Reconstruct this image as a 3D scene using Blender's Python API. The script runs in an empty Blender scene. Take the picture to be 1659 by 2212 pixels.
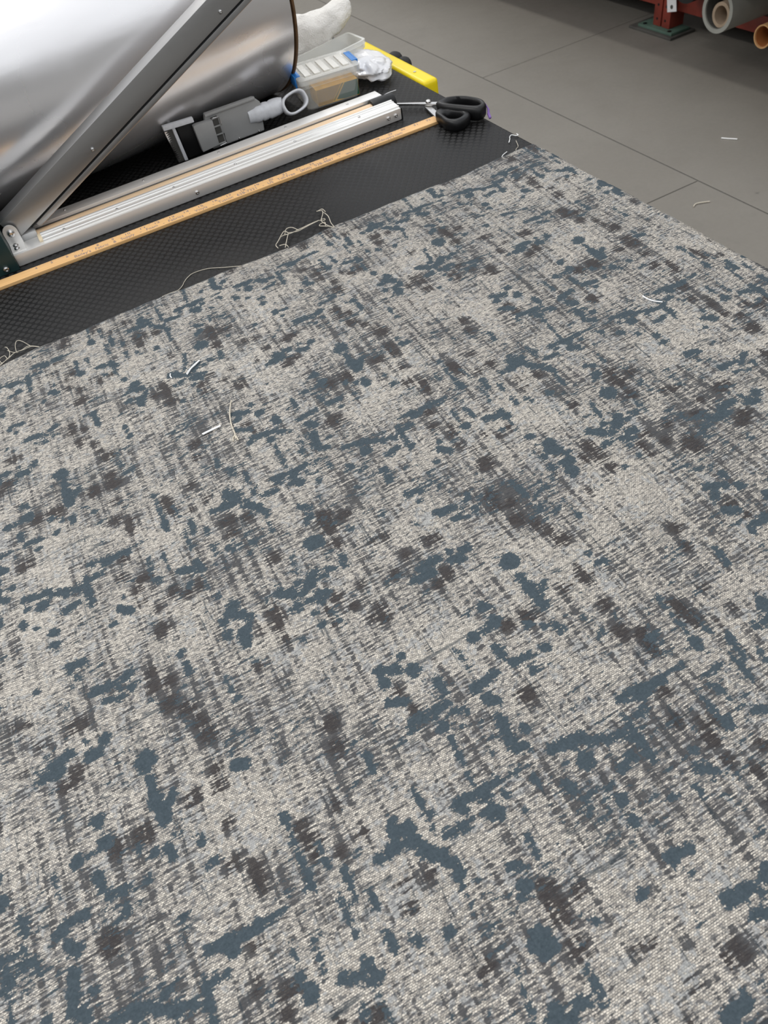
import bpy, bmesh, math, random
import numpy as np
from mathutils import Vector, Matrix, noise as mnoise

# ------------------------------------------------------------------ camera, world, lights, exposure
scene = bpy.context.scene
COL = scene.collection
PITCH, ROLL, AZ, FPX = math.radians(49.085), math.radians(13.036), math.radians(71.8), 1587.6
fw = Vector((math.cos(PITCH)*math.cos(AZ), math.cos(PITCH)*math.sin(AZ), -math.sin(PITCH)))
rt = Vector((math.sin(AZ), -math.cos(AZ), 0)); dn = fw.cross(rt)
r2 = math.cos(ROLL)*rt + math.sin(ROLL)*dn
d2 = -math.sin(ROLL)*rt + math.cos(ROLL)*dn
cam_data = bpy.data.cameras.new('camera'); cam = bpy.data.objects.new('camera', cam_data); COL.objects.link(cam)
M = Matrix((r2, -d2, -fw)).transposed().to_4x4(); M.translation = Vector((0, 0, 1.4509)); cam.matrix_world = M
cam_data.sensor_fit = 'VERTICAL'; cam_data.sensor_height = 36.0; cam_data.lens = FPX*36.0/2212.0
cam_data.clip_start = 0.02; cam_data.clip_end = 60
cam_data.dof.use_dof = True; cam_data.dof.focus_distance = 0.86; cam_data.dof.aperture_fstop = 13.0
scene.camera = cam

world = bpy.data.worlds.new('world'); scene.world = world; world.use_nodes = True
bgn = world.node_tree.nodes['Background']; bgn.inputs[0].default_value = (0.93, 0.96, 1.0, 1); bgn.inputs[1].default_value = 1.02

def area_light(name, loc, sx, sy, watts, rotz=0.0, col=(1.0, 0.97, 0.92)):
    d = bpy.data.lights.new(name, 'AREA'); d.shape = 'RECTANGLE'; d.size = sx; d.size_y = sy; d.energy = watts; d.color = col
    o = bpy.data.objects.new(name, d); COL.objects.link(o); o.location = loc; o.rotation_euler = (0, 0, rotz)
    return o
# rows of ceiling strip lamps of the workshop
for i, (lx, ly, w) in enumerate([(-2.4, 2.2, 60), (-2.4, 5.6, 80), (0.9, 2.6, 25), (0.9, 6.0, 60), (-2.4, -1.4, 15), (0.9, -1.4, 8)]):
    area_light('ceiling_strip_lamp', (lx, ly, 4.6), 0.28, 2.4, w)
vs = scene.view_settings
vs.view_transform = 'Standard'; vs.look = 'None'; vs.exposure = 0.14; vs.gamma = 1.0; vs.use_curve_mapping = False

# ------------------------------------------------------------------ helpers
random.seed(7)
rng = np.random.default_rng(11)
TZ = 0.9

def tag(o, label=None, cat=None, group=None, kind=None):
    if label: o['label'] = label
    if cat: o['category'] = cat
    if group: o['group'] = group
    if kind: o['kind'] = kind
    return o

def thing(name, label, cat, loc=(0, 0, 0), rotz=0.0, group=None):
    o = bpy.data.objects.new(name, None); COL.objects.link(o); o.location = loc; o.rotation_euler = (0, 0, rotz)
    o.empty_display_size = 0.05
    return tag(o, label, cat, group)

class MB:
    def __init__(s): s.v = []; s.f = []
    def add(s, v, f):
        n = len(s.v); s.v += [tuple(p) for p in v]; s.f += [tuple(i+n for i in q) for q in f]; return s
    def box(s, x0, x1, y0, y1, z0, z1, R=None, t=(0, 0, 0)):
        v = [Vector((x, y, z)) for z in (z0, z1) for y in (y0, y1) for x in (x0, x1)]
        if R is not None: v = [R @ p for p in v]
        v = [p + Vector(t) for p in v]
        return s.add(v, [(0, 2, 3, 1), (4, 5, 7, 6), (0, 1, 5, 4), (1, 3, 7, 5), (3, 2, 6, 7), (2, 0, 4, 6)])
    def cyl(s, p0, p1, r0, r1=None, n=24, cap=True):
        r1 = r0 if r1 is None else r1
        p0 = Vector(p0); p1 = Vector(p1); d = (p1-p0).normalized()
        u = d.orthogonal().normalized(); w = d.cross(u)
        a = [2*math.pi*i/n for i in range(n)]
        v = [p0+(u*math.cos(t)+w*math.sin(t))*r0 for t in a]+[p1+(u*math.cos(t)+w*math.sin(t))*r1 for t in a]
        f = [(i, (i+1) % n, n+(i+1) % n, n+i) for i in range(n)]
        if cap: f += [tuple(range(n))[::-1], tuple(range(n, 2*n))]
        return s.add(v, f)
    def pipe(s, p0, p1, ro, ri, n=40):
        p0 = Vector(p0); p1 = Vector(p1); d = (p1-p0).normalized()
        u = d.orthogonal().normalized(); w = d.cross(u)
        def ring(p, r): return [p+(u*math.cos(2*math.pi*i/n)+w*math.sin(2*math.pi*i/n))*r for i in range(n)]
        v = ring(p0, ro)+ring(p1, ro)+ring(p1, ri)+ring(p0, ri)
        f = []
        for k in range(4):
            for i in range(n):
                j = (i+1) % n; a = k*n; b = ((k+1) % 4)*n
                f.append((a+i, a+j, b+j, b+i))
        return s.add(v, f)
    def loft(s, rings, cap0=True, cap1=True):
        n = len(rings[0]); v = [p for r in rings for p in r]; f = []
        for k in range(len(rings)-1):
            for i in range(n):
                j = (i+1) % n
                f.append((k*n+i, k*n+j, (k+1)*n+j, (k+1)*n+i))
        if cap0: f.append(tuple(range(n))[::-1])
        if cap1: f.append(tuple((len(rings)-1)*n+i for i in range(n)))
        return s.add(v, f)
    def tube(s, pts, r, n=6):
        pts = [Vector(p) for p in pts]; rings = []
        for i, p in enumerate(pts):
            d = (pts[min(i+1, len(pts)-1)]-pts[max(i-1, 0)]).normalized()
            u = d.cross(Vector((0, 0, 1)))
            u = u.normalized() if u.length > 1e-4 else d.orthogonal().normalized()
            w = u.cross(d)
            rr = r[i] if isinstance(r, (list, tuple)) else r
            rings.append([p+(u*math.cos(2*math.pi*k/n)+w*math.sin(2*math.pi*k/n))*rr for k in range(n)])
        return s.loft(rings)
    def prism(s, poly, y0, y1, plane='xz'):
        n = len(poly)
        if plane == 'xz': v = [(a, y0, b) for a, b in poly]+[(a, y1, b) for a, b in poly]
        else: v = [(a, b, y0) for a, b in poly]+[(a, b, y1) for a, b in poly]
        return s.add(v, [(i, (i+1) % n, n+(i+1) % n, n+i) for i in range(n)]+[tuple(range(n))[::-1], tuple(range(n, 2*n))])
    def build(s, name, mat, parent=None, bevel=0.0, seg=2, smooth=None, angle=40):
        me = bpy.data.meshes.new(name); bm = bmesh.new()
        bv = [bm.verts.new(p) for p in s.v]
        for q in s.f:
            try: bm.faces.new([bv[i] for i in q])
            except ValueError: pass
        bmesh.ops.recalc_face_normals(bm, faces=bm.faces)
        if bevel:
            ed = [e for e in bm.edges if len(e.link_faces) == 2 and e.calc_face_angle(0) > math.radians(35)]
            bmesh.ops.bevel(bm, geom=ed, offset=bevel, segments=seg, profile=0.6, affect='EDGES', clamp_overlap=True)
        bm.to_mesh(me); bm.free()
        me.materials.append(mat)
        o = bpy.data.objects.new(name, me); COL.objects.link(o)
        if parent is not None: o.parent = parent
        if smooth or smooth is None:
            me.shade_smooth()
            try: me.set_sharp_from_angle(angle=math.radians(angle))
            except Exception: pass
        return o

def catmull(pts, n=8, closed=False):
    pts = [Vector(p) for p in pts]; out = []; N = len(pts)
    for i in range(N if closed else N-1):
        g = (lambda k: pts[k % N]) if closed else (lambda k: pts[min(max(k, 0), N-1)])
        a, b, c, d = g(i-1), g(i), g(i+1), g(i+2)
        for k in range(n):
            t = k/n
            out.append(0.5*((2*b)+(c-a)*t+(2*a-5*b+4*c-d)*t*t+(3*b-a-3*c+d)*t**3))
    if not closed: out.append(pts[-1])
    return out

# ------------------------------------------------------------------ materials
class NT:
    def __init__(s, name):
        s.m = bpy.data.materials.new(name); s.m.use_nodes = True; s.t = s.m.node_tree
        s.p = s.t.nodes['Principled BSDF']; s.out = s.t.nodes['Material Output']
    def n(s, typ, ins=None, **props):
        nd = s.t.nodes.new(typ)
        for k, v in props.items(): setattr(nd, k, v)
        for k, v in (ins or {}).items(): s.set(nd.inputs[k], v)
        return nd
    def set(s, sock, v):
        if isinstance(v, bpy.types.NodeSocket): s.t.links.new(v, sock)
        elif isinstance(v, bpy.types.Node): s.t.links.new(v.outputs[0], sock)
        else:
            if sock.type == 'RGBA' and len(v) == 3: v = (*v, 1)
            sock.default_value = v
    def math(s, op, a, b=0.0, c=0.0, clamp=False):
        return s.n('ShaderNodeMath', {0: a, 1: b, 2: c}, operation=op, use_clamp=clamp).outputs[0]
    def vmul(s, a, v): return s.n('ShaderNodeVectorMath', {0: a, 1: v}, operation='MULTIPLY').outputs[0]
    def noise(s, vec, scale, detail=2.0, rough=0.5, dist=0.0):
        return s.n('ShaderNodeTexNoise', {'Vector': vec, 'Scale': scale, 'Detail': detail, 'Roughness': rough, 'Distortion': dist}).outputs[0]
    def ramp(s, v, a, b, lo=0.0, hi=1.0):
        return s.n('ShaderNodeMapRange', {0: v, 1: a, 2: b, 3: lo, 4: hi}, clamp=True).outputs[0]
    def mix(s, f, a, b, blend='MIX'):
        nd = s.n('ShaderNodeMix', data_type='RGBA', blend_type=blend)
        s.set(nd.inputs[0], f); s.set(nd.inputs[6], a); s.set(nd.inputs[7], b); return nd.outputs[2]
    def bump(s, h, strength, dist):
        return s.n('ShaderNodeBump', {'Height': h, 'Strength': strength, 'Distance': dist}).outputs[0]
    def coord(s, k='Object'): return s.n('ShaderNodeTexCoord').outputs[k]
    def pset(s, **kw):
        names = {'color': 'Base Color', 'rough': 'Roughness', 'metal': 'Metallic', 'spec': 'Specular IOR Level', 'alpha': 'Alpha', 'normal': 'Normal', 'sheen': 'Sheen Weight', 'coat': 'Coat Weight', 'aniso': 'Anisotropic', 'trans': 'Transmission Weight', 'sss': 'Subsurface Weight'}
        for k, v in kw.items(): s.set(s.p.inputs[names[k]], v)
        return s

def simple(name, col, rough=0.5, metal=0.0, spec=0.5, var=0.12, scale=40.0, bump=0.0, coat=0.0, stretch=(1, 1, 1)):
    t = NT(name); c = t.vmul(t.coord(), stretch)
    nz = t.noise(c, scale, 4, 0.6)
    f = t.ramp(nz, 0.3, 0.7, 1-var, 1+var)
    t.pset(color=t.mix(1.0, (*col, 1), t.n('ShaderNodeCombineColor', {0: f, 1: f, 2: f}).outputs[0], 'MULTIPLY'), rough=t.ramp(nz, 0.3, 0.7, max(rough-0.06, 0.02), min(rough+0.06, 1)), metal=metal, spec=spec, coat=coat)
    if bump: t.pset(normal=t.bump(nz, 0.5, bump))
    return t.m

def lin(r, g, b):
    f = lambda v: (v/255/12.92) if v/255 <= 0.04045 else ((v/255+0.055)/1.055)**2.4
    return (f(r), f(g), f(b))

MAT = {}
MAT['alu'] = simple('satin_aluminium', (0.90, 0.885, 0.86), 0.42, 0.68, var=0.015, scale=60, stretch=(1, 30, 30))
MAT['alu_arm'] = simple('arm_aluminium', (0.40, 0.395, 0.39), 0.36, 0.9, var=0.02, scale=60, stretch=(1, 30, 30))
MAT['steel'] = simple('polished_steel', (0.62, 0.61, 0.60), 0.2, 1.0, var=0.05)
MAT['black'] = simple('black_plastic', (0.006, 0.006, 0.0065), 0.40, spec=0.35, var=0.2)
MAT['rubber'] = simple('black_rubber', (0.01, 0.01, 0.01), 0.7, var=0.2)
MAT['green_metal'] = simple('dark_green_paint', (0.012, 0.035, 0.036), 0.42, var=0.1)
MAT['white_plastic'] = simple('white_plastic', (0.72, 0.72, 0.71), 0.4, var=0.04)
MAT['cream_plastic'] = simple('cream_plastic', (0.78, 0.66, 0.46), 0.5, var=0.06)
MAT['tan'] = simple('tan_sealing_tape', (0.80, 0.58, 0.37), 0.42, var=0.06, scale=30, stretch=(1, 10, 10))
MAT['grey_plastic'] = simple('grey_plastic', (0.34, 0.34, 0.335), 0.38, var=0.05)
MAT['light_grey_plastic'] = simple('light_grey_plastic', (0.70, 0.71, 0.74), 0.42, var=0.06, scale=200, bump=0.0004)
MAT['yellow'] = simple('yellow_paint', (0.86, 0.66, 0.0), 0.35, var=0.05)
MAT['red'] = simple('red_rack_paint', (0.22, 0.035, 0.022), 0.5, var=0.25, scale=12)
MAT['green_plate'] = simple('green_base_plate_paint', (0.075, 0.13, 0.10), 0.6, var=0.2, scale=18)
MAT['dark_plate'] = simple('dark_steel_plate', (0.075, 0.072, 0.065), 0.55, var=0.25, scale=15)
MAT['pvc'] = simple('grey_pvc', (0.30, 0.30, 0.27), 0.45, var=0.1, scale=10)
MAT['card'] = simple('cardboard', (0.50, 0.28, 0.12), 0.8, var=0.12, scale=30)
MAT['card_in'] = simple('cardboard_dark', (0.32, 0.11, 0.025), 0.8, var=0.12, scale=30)
MAT['felt'] = simple('core_tan', (0.36, 0.27, 0.19), 0.8, var=0.15, scale=25)
MAT['brown_disc'] = simple('brown_fibreboard', (0.13, 0.07, 0.03), 0.75, var=0.25, scale=120)
MAT['blue_clip'] = simple('blue_clip_plastic', (0.03, 0.22, 0.62), 0.35, var=0.05)
MAT['purple'] = simple('purple_plastic', (0.20, 0.11, 0.36), 0.5, var=0.1)
MAT['thread'] = simple('cream_thread', (0.54, 0.49, 0.40), 0.8, var=0.15, scale=300)
MAT['thread_dark'] = simple('dark_thread', (0.03, 0.035, 0.045), 0.85, var=0.15, scale=300)
MAT['white_thread'] = simple('white_thread', (0.86, 0.86, 0.85), 0.6, var=0.05, scale=300)
MAT['ink'] = simple('faded_blue_ink', (0.20, 0.17, 0.20), 0.7, var=0.3, scale=300)
MAT['deck'] = simple('rack_deck', (0.05, 0.045, 0.04), 0.8, var=0.2, scale=8)
MAT['paper'] = simple('white_card', (0.78, 0.78, 0.80), 0.6, var=0.03)
MAT['carton_y'] = simple('yellow_carton', (0.98, 0.52, 0.005), 0.5, var=0.08)
MAT['carton_g'] = simple('green_print', (0.004, 0.075, 0.045), 0.5, var=0.08)
MAT['carton_g2'] = simple('gold_print', (0.30, 0.22, 0.02), 0.5, var=0.08)

def wood():
    t = NT('ruler_wood'); c = t.vmul(t.coord(), (6, 160, 160))
    nz = t.noise(c, 3.0, 5, 0.6, 0.6)
    col = t.mix(t.ramp(nz, 0.3, 0.75), (0.83, 0.52, 0.23, 1), (0.68, 0.38, 0.15, 1))
    t.pset(color=col, rough=0.5, normal=t.bump(nz, 0.15, 0.0004)); return t.m
MAT['wood'] = wood()

def translucent(name, col, alpha, rough=0.2):
    t = NT(name); nz = t.noise(t.coord(), 60, 3)
    t.pset(color=(*col, 1), rough=t.ramp(nz, 0.3, 0.7, rough-0.05, rough+0.08), alpha=alpha, spec=0.6); return t.m
MAT['clear'] = translucent('milky_clear_plastic', (0.90, 0.89, 0.84), 0.24)
MAT['clear_tray'] = translucent('milky_tray_plastic', (0.92, 0.92, 0.88), 0.5)
MAT['clear_lid'] = translucent('milky_lid_plastic', (0.92, 0.92, 0.88), 0.5, 0.28)
MAT['clear_rib'] = translucent('milky_rib_plastic', (0.92, 0.90, 0.84), 0.8, 0.3)
MAT['film_bag'] = translucent('white_film_bag', (0.90, 0.90, 0.92), 0.8, 0.16)

def film_roll():
    t = NT('clear_film_roll'); c = t.coord()
    n1 = t.noise(t.vmul(c, (1.0, 1.6, 1.6)), 5, 3, 0.55, 0.5)
    n2 = t.noise(t.vmul(c, (0.6, 6, 6)), 4, 2, 0.5)
    h = t.math('ADD', t.math('MULTIPLY', n1, 1.0), t.math('MULTIPLY', n2, 0.35))
    t.pset(color=(0.90, 0.885, 0.89, 1), metal=0.74, rough=t.ramp(n1, 0.35, 0.7, 0.24, 0.34), normal=t.bump(h, 0.055, 0.02), coat=0.25)
    t.p.inputs['Coat Roughness'].default_value = 0.05
    return t.m
MAT['film'] = film_roll()

def towel_mat():
    t = NT('white_terry'); c = t.coord()
    n1 = t.noise(c, 420, 3, 0.6); n2 = t.noise(c, 45, 4, 0.6); n3 = t.noise(c, 14, 3, 0.6)
    stain = t.ramp(n3, 0.62, 0.78)
    t.pset(color=t.mix(t.math('MULTIPLY', stain, 0.45), (0.96, 0.93, 0.88, 1), (0.55, 0.5, 0.49, 1)), rough=0.95, spec=0.1, sheen=0.3,
           normal=t.bump(t.math('ADD', n1, n2), 0.7, 0.004)); return t.m
MAT['towel'] = towel_mat()

def concrete():
    t = NT('grey_concrete'); c = t.coord()
    a = t.noise(c, 1.1, 6, 0.6); b = t.noise(c, 9, 5, 0.65); d = t.noise(c, 70, 3, 0.6); e = t.noise(c, 17, 2, 0.5)
    col = t.mix(t.ramp(a, 0.3, 0.7), (0.172, 0.158, 0.137, 1), (0.208, 0.192, 0.168, 1))
    col = t.mix(t.math('MULTIPLY', t.ramp(b, 0.52, 0.75), 0.35), col, (0.150, 0.141, 0.123, 1))
    col = t.mix(t.math('MULTIPLY', t.ramp(e, 0.74, 0.80), 0.55), col, (0.075, 0.07, 0.065, 1))
    col = t.mix(t.math('MULTIPLY', t.ramp(d, 0.35, 0.7), 0.1), col, (0.28, 0.27, 0.24, 1))
    t.pset(color=col, rough=t.ramp(b, 0.3, 0.7, 0.42, 0.6), spec=0.35, normal=t.bump(t.math('ADD', b, t.math('MULTIPLY', d, 0.4)), 0.15, 0.002)); return t.m
MAT['concrete'] = concrete()

def stud_mat():
    t = NT('black_studded_vinyl'); c = t.coord()
    sep = t.n('ShaderNodeSeparateXYZ', {0: c})
    X = t.math('DIVIDE', sep.outputs[0], 0.0131); Y = t.math('DIVIDE', sep.outputs[1], 0.0170)
    def cell(off):
        fx = t.math('SUBTRACT', t.math('FRACT', t.math('ADD', X, off)), 0.5)
        fy = t.math('SUBTRACT', t.math('FRACT', t.math('ADD', Y, off)), 0.5)
        fx = t.math('MULTIPLY', fx, 0.0131*1000); fy = t.math('MULTIPLY', fy, 0.0170*1000)
        return t.math('SQRT', t.math('ADD', t.math('MULTIPLY', fx, fx), t.math('MULTIPLY', fy, fy)))
    d = t.math('MINIMUM', cell(0.0), cell(0.5))
    m = t.ramp(d, 3.9, 4.4, 1.0, 0.0)
    n1 = t.noise(c, 3.5, 4, 0.6); n2 = t.noise(c, 380, 3, 0.6); n3 = t.noise(c, 120, 2, 0.5)
    gap = t.mix(t.ramp(n1, 0.35, 0.7), (0.0030, 0.0030, 0.0032, 1), (0.0050, 0.0050, 0.0050, 1))  # gaps darker, stud tops lighter: relief shading put into the colour
    top = t.mix(t.ramp(n1, 0.35, 0.7), (0.0190, 0.0185, 0.0185, 1), (0.0220, 0.0215, 0.0215, 1))
    col = t.mix(m, gap, top)
    col = t.mix(t.math('MULTIPLY', t.ramp(n3, 0.78, 0.83), 0.35), col, (0.30, 0.28, 0.25, 1))
    t.pset(color=col, rough=t.math('ADD', t.ramp(m, 0, 1, 0.40, 0.62), t.math('MULTIPLY', n2, 0.06)), spec=0.24,
           normal=t.bump(t.math('ADD', t.math('MULTIPLY', t.ramp(d, 3.7, 4.6, 1.0, 0.0), 1.0), t.math('MULTIPLY', n2, 0.08)), 0.35, 0.0007)); return t.m
MAT['stud'] = stud_mat()

# ------------------------------------------------------------------ woven fabric: motif of one pattern repeat (fractions of a repeat x1000, radius in 0.1 mm)
BLUE = [(999,3,999,3,85),(999,961,998,916,33),(998,916,1001,870,55),(2,878,37,909,27),(994,809,996,791,32),(965,816,965,816,21),(60,792,60,792,26),(60,738,75,740,21),(239,741,239,741,36),(240,723,237,641,10),(238,624,237,601,30),(280,671,284,615,7),
        (308,595,304,546,24),(282,568,278,497,7),(56,590,56,590,69),(56,590,116,595,30),(116,595,175,596,12),(114,588,114,588,25),(7,602,47,600,25),(988,567,980,473,22),(982,528,982,528,34),(8,555,30,555,24),(160,533,156,478,12),(201,523,202,470,9),
        (163,455,163,455,47),(225,449,260,435,30),(282,421,282,421,46),(276,447,282,421,30),(278,402,278,354,7),(239,388,239,388,27),(292,315,292,315,31),(47,420,69,400,35),(17,388,17,388,28),(65,449,65,449,19),(182,891,203,886,33),(184,922,184,922,22),
        (339,467,335,439,14),(339,544,337,513,10),(869,935,869,935,45),(872,887,872,887,58),(853,878,831,877,22),(807,878,807,878,41),(840,833,841,806,27),(849,784,893,780,24),(936,839,936,839,36),(939,774,939,774,32),(880,747,880,747,32),(753,878,757,822,11),
        (642,881,642,881,54),(634,929,634,929,36),(568,922,610,904,36),(567,891,567,891,41),(553,845,587,827,29),(677,830,677,805,35),(670,780,670,780,21),(743,775,801,781,32),(756,741,770,726,44),(695,743,695,743,34),(667,757,691,750,24),(579,782,654,775,32),
        (568,770,568,770,29),(633,741,633,741,44),(629,763,629,763,29),(752,694,744,642,36),(788,650,788,650,33),(744,628,766,618,33),(693,648,693,648,23),(742,561,743,542,22),(812,587,881,578,35),(856,576,856,576,45),(857,539,857,539,64),(819,555,819,555,22),
        (572,593,681,592,27),(681,592,745,586,10),(635,582,635,582,49),(583,573,583,573,37),(624,550,642,539,46),(672,563,672,563,27),(691,515,691,515,22),(525,556,567,552,31),(632,713,625,611,8),(509,661,505,577,10),(460,606,462,555,10),(427,611,467,601,37),
        (404,583,460,581,39),(379,583,379,583,32),(439,628,439,628,32),(464,561,506,510,36),(512,494,512,494,36),(502,529,502,529,31),(518,602,518,602,20),(453,772,447,729,18),(601,457,626,442,21),(611,411,611,411,46),(594,399,594,399,30),(668,479,663,442,7),
        (793,518,797,506,27),(587,328,587,328,90),(441,419,441,419,35),(373,443,383,429,21),(333,472,334,441,9),(505,479,502,427,7),(517,317,517,317,29),(513,302,507,257,9),(444,237,474,213,45),(497,202,497,202,39),(496,237,496,237,32),(520,215,545,237,52),
        (563,220,563,220,35),(530,176,552,173,38),(501,174,532,156,28),(465,176,465,176,42),(445,175,445,175,21),(586,232,598,226,26),(500,136,500,136,19),(502,99,502,99,31),(292,316,292,316,36),(321,266,321,266,61),(303,248,334,229,41),(281,235,281,235,37),
        (342,206,336,184,28),(279,193,279,193,43),(316,183,314,149,49),(352,212,352,212,19),(631,264,624,213,9),(638,253,632,212,9),(628,221,628,221,17),(695,313,695,313,22),(794,308,794,308,23),(443,85,443,85,27),(889,565,963,539,25),(922,543,922,543,32),
        (989,557,989,557,23),(989,559,981,499,20),(987,485,987,485,20),(910,491,948,498,27),(871,443,871,443,45),(867,407,867,407,40),(830,482,830,482,19),(885,330,924,320,30),(899,289,899,289,18),(884,318,884,318,25),(792,306,792,306,29),(693,311,693,311,25),
        (856,227,856,227,18),(926,229,966,223,38),(980,225,988,209,18),(947,193,988,179,20),(926,98,926,98,47),(879,82,902,75,43),(884,113,884,113,19),(796,105,846,109,36),(773,86,812,83,42),(754,84,754,84,17),(17,190,17,190,27),(155,211,155,211,37),
        (128,220,128,220,17),(159,185,158,151,23),(159,153,159,153,28),(7,224,27,232,33),(240,30,240,30,26),(235,90,236,51,6)]
DARK = [(154,986,154,986,79),(140,904,140,904,55),(138,869,138,869,81),(75,870,75,870,68),(109,718,109,718,64),(124,789,124,789,53),(149,697,143,652,40),(263,707,273,659,51),(319,629,319,629,35),(119,479,151,473,28),(110,449,110,449,47),(263,376,263,376,41),
        (221,368,221,368,45),(190,394,190,394,41),(108,402,108,402,37),(141,363,141,363,41),(127,300,127,300,62),(77,512,77,512,34),(98,572,98,572,39),(414,870,414,870,59),(402,815,402,815,48),(953,858,953,858,77),(893,862,893,862,61),(836,706,836,706,78),
        (582,850,582,850,59),(594,811,594,811,37),(405,526,405,526,62),(644,382,644,382,60),(374,637,374,637,45),(349,713,349,713,31),(464,513,464,513,48),(700,363,700,363,41),(405,527,405,527,72),(398,484,398,484,47),(458,513,458,513,48),(644,391,642,346,62),
        (636,291,636,291,56),(410,196,410,152,66),(409,105,409,105,66),(369,165,369,165,46),(692,361,692,361,46),(646,38,646,38,61),(650,66,650,66,41),(472,342,472,342,49),(526,121,526,121,46),(567,147,567,147,38),(594,99,594,99,37),(525,85,525,85,33),
        (640,143,640,143,30),(624,51,624,51,33),(880,165,880,165,61),(856,166,856,166,43),(726,246,764,237,26),(732,127,732,127,34),(782,162,782,162,30),(843,57,843,57,63),(815,41,815,41,52),(133,304,133,304,67),(75,199,75,199,61),(69,163,69,163,51),
        (108,155,108,155,43),(91,101,91,101,63),(124,66,124,66,54),(141,26,141,26,49),(318,75,318,75,33)]
REP_X, REP_Y = 0.3588, 0.385

def motif_fields(n=448):
    g = (np.arange(n)+0.5)/n
    U, V = np.meshgrid(g, g, indexing='xy')
    def field(caps):
        best = np.full((n, n), -30.0)
        for a, b, c, d, r in caps:
            for du in (-1, 0, 1):
                for dv in (-1, 0, 1):
                    ax, ay, bx, by = a/1000+du, b/1000+dv, c/1000+du, d/1000+dv
                    if max(ax, bx) < -0.12 or min(ax, bx) > 1.12 or max(ay, by) < -0.12 or min(ay, by) > 1.12: continue
                    px, py = (U-ax)*REP_X*1000, (V-ay)*REP_Y*1000
                    ex, ey = (bx-ax)*REP_X*1000, (by-ay)*REP_Y*1000
                    L = ex*ex+ey*ey
                    t = np.clip((px*ex+py*ey)/L, 0, 1) if L > 1e-6 else 0.0
                    best = np.maximum(best, r/10-np.hypot(px-t*ex, py-t*ey))
        return np.maximum(best, -20)
    return field(BLUE), field(DARK)

def fabric_coords(X, Y):
    t = (Y-0.716)/(0.332-0.716)
    return (X+0.130+0.0055*t)/(0.3588-0.0083*t), (Y-0.716)/0.385

def sample(F, u, v):
    n = F.shape[0]; x = (u % 1)*n-0.5; y = (v % 1)*n-0.5
    x0 = np.floor(x).astype(int); y0 = np.floor(y).astype(int); fx = x-x0; fy = y-y0
    a = F[y0 % n, x0 % n]; b = F[y0 % n, (x0+1) % n]; c = F[(y0+1) % n, x0 % n]; d = F[(y0+1) % n, (x0+1) % n]
    return (a*(1-fx)+b*fx)*(1-fy)+(c*(1-fx)+d*fx)*fy

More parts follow.
